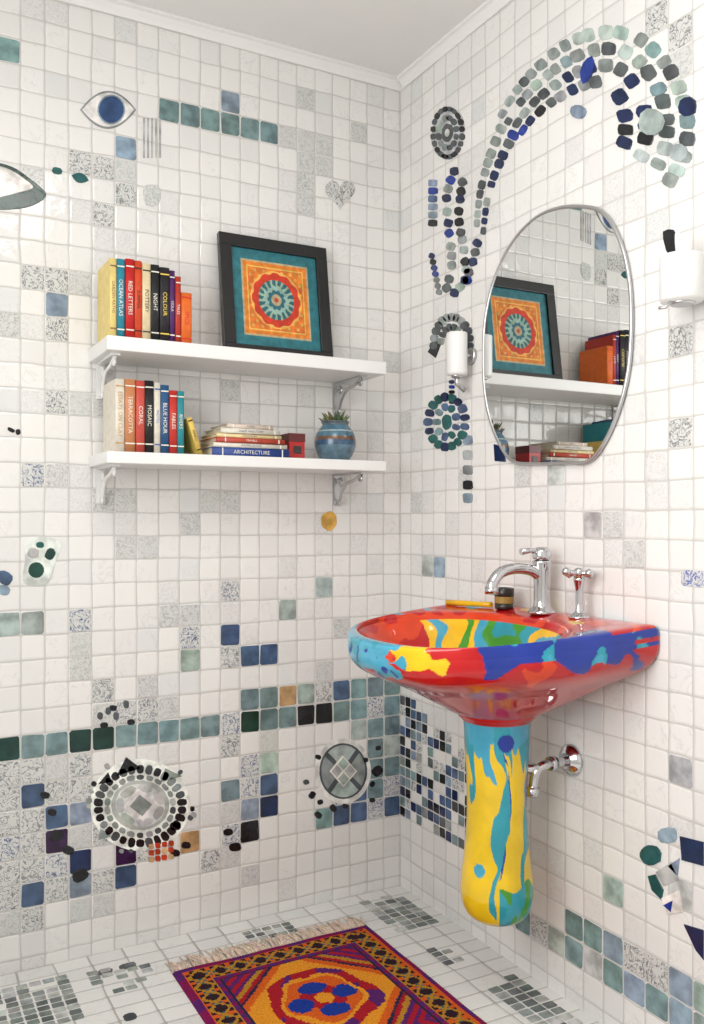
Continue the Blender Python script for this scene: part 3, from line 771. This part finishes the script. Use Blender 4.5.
def point_col_mesh(name, verts, faces, cols, mat, parent=None):
    me = bpy.data.meshes.new(name); me.from_pydata(verts, [], faces); me.materials.append(mat)
    at = me.attributes.new('Col', 'FLOAT_COLOR', 'POINT'); buf = []
    for c in cols: buf.extend((c[0], c[1], c[2], 1))
    at.data.foreach_set('color', buf); me.polygons.foreach_set('use_smooth', [True]*len(me.polygons))
    import bmesh
    bm = bmesh.new(); bm.from_mesh(me); bmesh.ops.recalc_face_normals(bm, faces=bm.faces); bm.to_mesh(me); bm.free()
    ob = bpy.data.objects.new(name, me); bpy.context.collection.objects.link(ob); ob.parent = parent; return ob
point_col_mesh('basin', verts, faces, cols, M_enamel, sink)
pc = catmull([(0.080, 0.685), (0.090, 0.672), (0.090, 0.663), (0.080, 0.652), (0.0735, 0.640), (0.071, 0.58), (0.067, 0.50), (0.067, 0.43), (0.072, 0.36), (0.079, 0.30), (0.080, 0.262), (0.070, 0.228), (0.048, 0.210), (0.020, 0.204), (0.002, 0.203)], 20)
verts, cols, faces = [], [], []; NA = 360
drips = [(7, 11, 0.235, TEA), (13, 6, 0.32, BLU), (-36, 22, 0.575, LBL), (-62, 16, 0.47, TEA), (-16, 8, 0.52, LBL), (26, 9, 0.54, TEA), (44, 14, 0.585, LBL), (64, 12, 0.30, TEA), (76, 9, 0.46, BLU),
         (110, 12, 0.30, TEA), (150, 9, 0.42, BLU), (190, 13, 0.35, LBL), (235, 10, 0.28, GRN), (262, 12, 0.48, TEA)]
for r, z in pc:
    for i in range(NA):
        a = 2*math.pi*i/NA; verts.append((NC.x+r*math.cos(a), NC.y+r*math.sin(a), z))
        s1 = noise.noise(Vector((math.cos(a)*1.5, math.sin(a)*1.5, z*9))); s2 = noise.noise(Vector((math.cos(a)*5, math.sin(a)*5+3, z*22)))
        dl = math.degrees(a)+127.5; c = (0.78, 0.52, 0.010)
        if z > 0.648: c = RED
        else:
            if z > 0.618+0.02*s2: c = TEA if s2 > -0.2 else LBL
            for da, hw, zl, cc in drips:
                d = (dl-da+180+s1*26+s2*6) % 360-180
                wv = hw*(0.75+0.5*s2+0.35*math.sin(z*31+da))*min(1, max(0, (z-zl)/0.03))**0.5
                if z > zl and abs(d) < wv: c = cc; break
            d = (dl-34+180) % 360-180
            if z < 0.275+0.05*s1 and -30 < d < 45: c = TEA if s2 > 0 else GRN
            if math.hypot((((dl-16+180) % 360)-180)*0.0013, z-0.612) < 0.019: c = BLU
            if math.hypot((((dl+30+180) % 360)-180)*0.0013, z-0.335) < 0.014: c = LBL
        cols.append(c)
for r in range(len(pc)-1):
    for i in range(NA):
        j = (i+1) % NA; faces.append((r*NA+i, r*NA+j, (r+1)*NA+j, (r+1)*NA+i))
faces.append([(len(pc)-1)*NA+i for i in range(NA)])
point_col_mesh('pedestal', verts, faces, cols, M_enamel, sink)
mb = MB(); mb.lathe([(0.020, 0.0), (0.021, 0.003), (0.014, 0.004), (0.012, 0.002)], BC.x-0.005, BC.y, W, z0=0.662+0.197*0.365+0.001); mb.build('drain', [M_chrome], 0, sink)
fy, fz = on_right(572, 760)
mb = MB(); Rm = Matrix.Translation((-0.0008, fy, fz)) @ Matrix.Rotation(-math.pi/2, 4, 'Y')
mb.lathe([(0.036, 0), (0.036, 0.004), (0.030, 0.012), (0.020, 0.018), (0.018, 0.020)], 0, 0, W, mx=Rm); mb.build('pipe_flange', [M_chrome], 0, sink)
mb = MB()
mb.tube(catmull([(-0.012, fy, fz), (-0.05, fy, fz), (-0.085, fy, fz-0.002), (-0.102, fy+0.003, fz-0.016), (-0.106, fy+0.006, fz-0.045), (-0.109, fy+0.008, fz-0.060)], 6), 0.0105, W, seg=20)
mb.tube([(-0.050, fy, fz), (-0.066, fy, fz)], 0.0155, W, seg=20); mb.tube([(-0.106, fy+0.006, fz-0.046), (-0.109, fy+0.008, fz-0.068)], 0.0145, W, seg=20)
mb.tube([(-0.095, fy, fz-0.006), (-0.130, NC.y-0.03, fz-0.010)], 0.010, W, seg=20)
mb.build('waste_pipe', [M_chrome], 0, sink)

# ------------------------------------------------------------------ taps
root = empty('faucet'); tx, ty, tz = -0.055, -0.705, 0.8785
mb = MB()
mb.lathe(catmull([(0.030, 0), (0.030, 0.006), (0.023, 0.013), (0.0185, 0.022), (0.018, 0.060), (0.020, 0.090), (0.021, 0.112), (0.021, 0.118), (0.015, 0.122), (0.002, 0.123)], 4), tx, ty, W, z0=tz, seg=32)
mb.tube(catmull([(tx, ty, tz+0.080), (tx-0.030, ty, tz+0.098), (tx-0.075, ty, tz+0.104), (tx-0.115, ty, tz+0.096), (tx-0.137, ty, tz+0.075), (tx-0.141, ty, tz+0.055)], 8), [0.017]*3+[0.0125]*38, W, seg=24)
mb.tube([(tx-0.1405, ty, tz+0.065), (tx-0.1415, ty, tz+0.049)], 0.0150, W, seg=24)
mb.build('body', [M_chrome], 0, root)
mb = MB()
mb.lathe(catmull([(0.019, 0.123), (0.021, 0.128), (0.020, 0.142), (0.012, 0.150), (0.001, 0.151)], 4), tx, ty, W, z0=tz, seg=32)
mb.tube([(tx, ty, tz+0.140), (tx-0.030, ty+0.004, tz+0.143), (tx-0.055, ty+0.006, tz+0.140)], [0.008, 0.006, 0.0075], W)
mb.build('lever', [M_chrome], 0, root)
root = empty('side_tap'); sx, sy, sz = -0.045, -0.815, 0.8785
mb = MB()
mb.lathe(catmull([(0.022, 0), (0.022, 0.004), (0.014, 0.010), (0.0085, 0.018), (0.0075, 0.055), (0.010, 0.074), (0.012, 0.084), (0.008, 0.090)], 4), sx, sy, W, z0=sz, seg=24)
mb.tube([(sx-0.034, sy, sz+0.100), (sx+0.028, sy-0.004, sz+0.092)], 0.0058, W); mb.tube([(sx, sy+0.029, sz+0.094), (sx, sy-0.029, sz+0.098)], 0.0058, W)
for dx, dy, dz in ((-0.036, 0, 0.005), (0.029, -0.004, -0.003), (0, 0.031, -0.002), (0, -0.031, 0.002)):
    mb.lathe([(0.001, -0.010), (0.0075, -0.006), (0.0098, 0), (0.0075, 0.006), (0.001, 0.010)], sx+dx, sy+dy, W, z0=sz+0.096+dz, seg=16)
mb.lathe([(0.011, 0.086), (0.012, 0.102), (0.007, 0.108), (0.001, 0.109)], sx, sy, W, z0=sz, seg=16)
mb.build('cross_handle', [M_chrome], 0, root)
mb = MB(); jx, jy, jz = -0.060, -0.575, 0.8785
mb.lathe([(0.021, 0), (0.0225, 0.003), (0.0225, 0.014)], jx, jy, (0.02, 0.018, 0.015), z0=jz)
mb.lathe([(0.0230, 0.014), (0.0230, 0.030)], jx, jy, (0.30, 0.19, 0.04), z0=jz, cap=False)
mb.lathe([(0.0225, 0.030), (0.0235, 0.032), (0.0235, 0.048), (0.021, 0.050), (0.018, 0.050), (0.017, 0.044)], jx, jy, (0.015, 0.012, 0.010), z0=jz)
mb.build('cosmetic_jar', [M_gloss])
mb = MB()
mb.tube([(-0.105, -0.400, 0.8815), (-0.090, -0.455, 0.8830), (-0.078, -0.500, 0.8840), (-0.070, -0.538, 0.8855)], [0.0068, 0.0072, 0.0060, 0.0068], (0.80, 0.46, 0.008), seg=12)
mb.build('toothbrush_case', [M_gloss])

# ------------------------------------------------------------------ kilim rug
rx0, rx1, ry1, ry0 = -0.755, -0.222, -0.190, -1.15
MAG = (0.20, 0.008, 0.07); MUS = (0.42, 0.20, 0.02); NAV = (0.015, 0.018, 0.05); DK = (0.025, 0.010, 0.018); ORR = (0.60, 0.10, 0.012); RR = (0.36, 0.010, 0.020); TL = (0.04, 0.11, 0.12); PUR = (0.09, 0.015, 0.13); GLD = (0.70, 0.27, 0.02)
def rugcol(x, y):
    q = 0.0042; x = (math.floor(x/q)+0.5)*q; y = (math.floor(y/q)+0.5)*q
    W_, L_ = rx1-rx0, ry1-ry0
    d = min(x, W_-x, y, L_-y); side = d == min(x, W_-x)
    s = y if side else x
    if d < 0.018: return MAG if int(s/0.05) % 3 else PUR
    if d < 0.023: return ORR
    if d < 0.070:
        f = abs((s/0.052) % 1-0.5)*2; g = (d-0.023)/0.047
        v = abs(g-0.5)*2
        if abs(f-v) < 0.22: return MUS
        if f+v < 0.55: return TL
        if f < 0.25: return ORR
        return DK
    if d < 0.075: return MUS
    if d < 0.088: return MAG if int(s/0.018) % 2 else PUR
    if d < 0.093: return NAV
    cx = x-W_/2; yy = y-0.093; cells = 0.37; cy = (yy % cells)-cells/2
    hx, hy = W_/2-0.093, cells/2
    a = abs(cx)/hx+abs(cy)/hy
    if a > 1.52: return PUR if int((abs(cx)+abs(cy))/0.016) % 2 else RR
    if a > 1.42: return MUS
    if a > 1.34: return RR
    if a > 1.28: return NAV
    if a > 1.14: return ORR
    wob = 0.10*noise.noise(Vector((x*14, y*14, 1)))
    e = math.hypot(cx/hx, cy/hy)+wob
    if e > 0.72: return GLD
    if e > 0.56: return RR if noise.noise(Vector((x*20, y*20, 7))) > -0.18 else PUR
    if e > 0.50: return GLD
    for bx_, by_, r1, r2 in ((-0.058, 0.006, 0.030, 0.028), (0.058, -0.006, 0.030, 0.028), (0.004, 0.052, 0.036, 0.024), (-0.004, -0.052, 0.036, 0.024)):
        if ((cx-bx_)/r1)**2+((cy-by_)/r2)**2 < 1: return (0.010, 0.035, 0.26)
    if e < 0.14: return GLD
    return ORR if e > 0.30 else RR
NX, NY = 178, 320; mb = MB()
W_, L_ = rx1-rx0, ry1-ry0
for j in range(NY+1):
    for i in range(NX+1):
        x, y = W_*i/NX, L_*j/NY; z = 0.0065+0.0018*noise.noise(Vector((x*9, y*9, 0)))+0.0006*math.sin(y*700)
        if i in (0, NX) or j in (0, NY): z = 0.003
        mb.v.append((rx0+x, ry1-y, z))
for j in range(NY):
    for i in range(NX):
        mb.face([j*(NX+1)+i, j*(NX+1)+i+1, (j+1)*(NX+1)+i+1, (j+1)*(NX+1)+i], rugcol(W_*(i+0.5)/NX, L_*(j+0.5)/NY), 0, True)
mb.box((rx0, ry0, 0.0), (rx1, ry1, 0.003), MAG)
for i in range(80):
    x = rx0+0.002+(W_-0.004)*i/79
    for k in range(2):
        L = random.uniform(0.042, 0.072); dx = random.uniform(-0.016, 0.016)
        mb.tube([(x, ry1-0.004, 0.005), (x+dx*0.3, ry1+L*0.4, 0.006), (x+dx, ry1+L*0.8, 0.0035), (x+dx*1.5, ry1+L, 0.0022)], [0.0024, 0.0026, 0.0020, 0.0008], jit((0.66, 0.52, 0.42), 0.2), seg=5)
rug = mb.build('kilim_rug', [M_cloth])

# ------------------------------------------------------------------ lights
def area(name, loc, rot, sx, sy, e, col):
    l = bpy.data.lights.new(name, 'AREA'); l.shape = 'RECTANGLE'; l.size = sx; l.size_y = sy; l.energy = e; l.color = col
    o = bpy.data.objects.new(name, l); o.location = loc; o.rotation_euler = rot; bpy.context.collection.objects.link(o); return o
area('window_daylight', (XL-0.12, ym, zm), (0, -math.pi/2, 0), 1.15, 1.35, 35, (1.0, 0.99, 0.97))
area('ceiling_fill', (-1.1, -1.6, H-0.03), (0, 0, 0), 0.7, 0.7, 13, (1.0, 0.97, 0.93))  # added soft fill out of view, no ceiling fixture stands here
w = bpy.data.worlds.new('World'); bpy.context.scene.world = w; w.use_nodes = True
w.node_tree.nodes['Background'].inputs[0].default_value = (0.85, 0.92, 1.0, 1); w.node_tree.nodes['Background'].inputs[1].default_value = 1.0

# ------------------------------------------------------------------ camera
cd = bpy.data.cameras.new('camera'); cam = bpy.data.objects.new('camera', cd); bpy.context.collection.objects.link(cam)
cam.location = CAM; cam.rotation_euler = (math.pi/2, 0, -math.asin(0.474))
cd.sensor_fit = 'VERTICAL'; cd.sensor_height = 36; cd.lens = 36*FL/1024; cd.shift_y = 9/1024; cd.clip_start = 0.02
bpy.context.scene.camera = cam
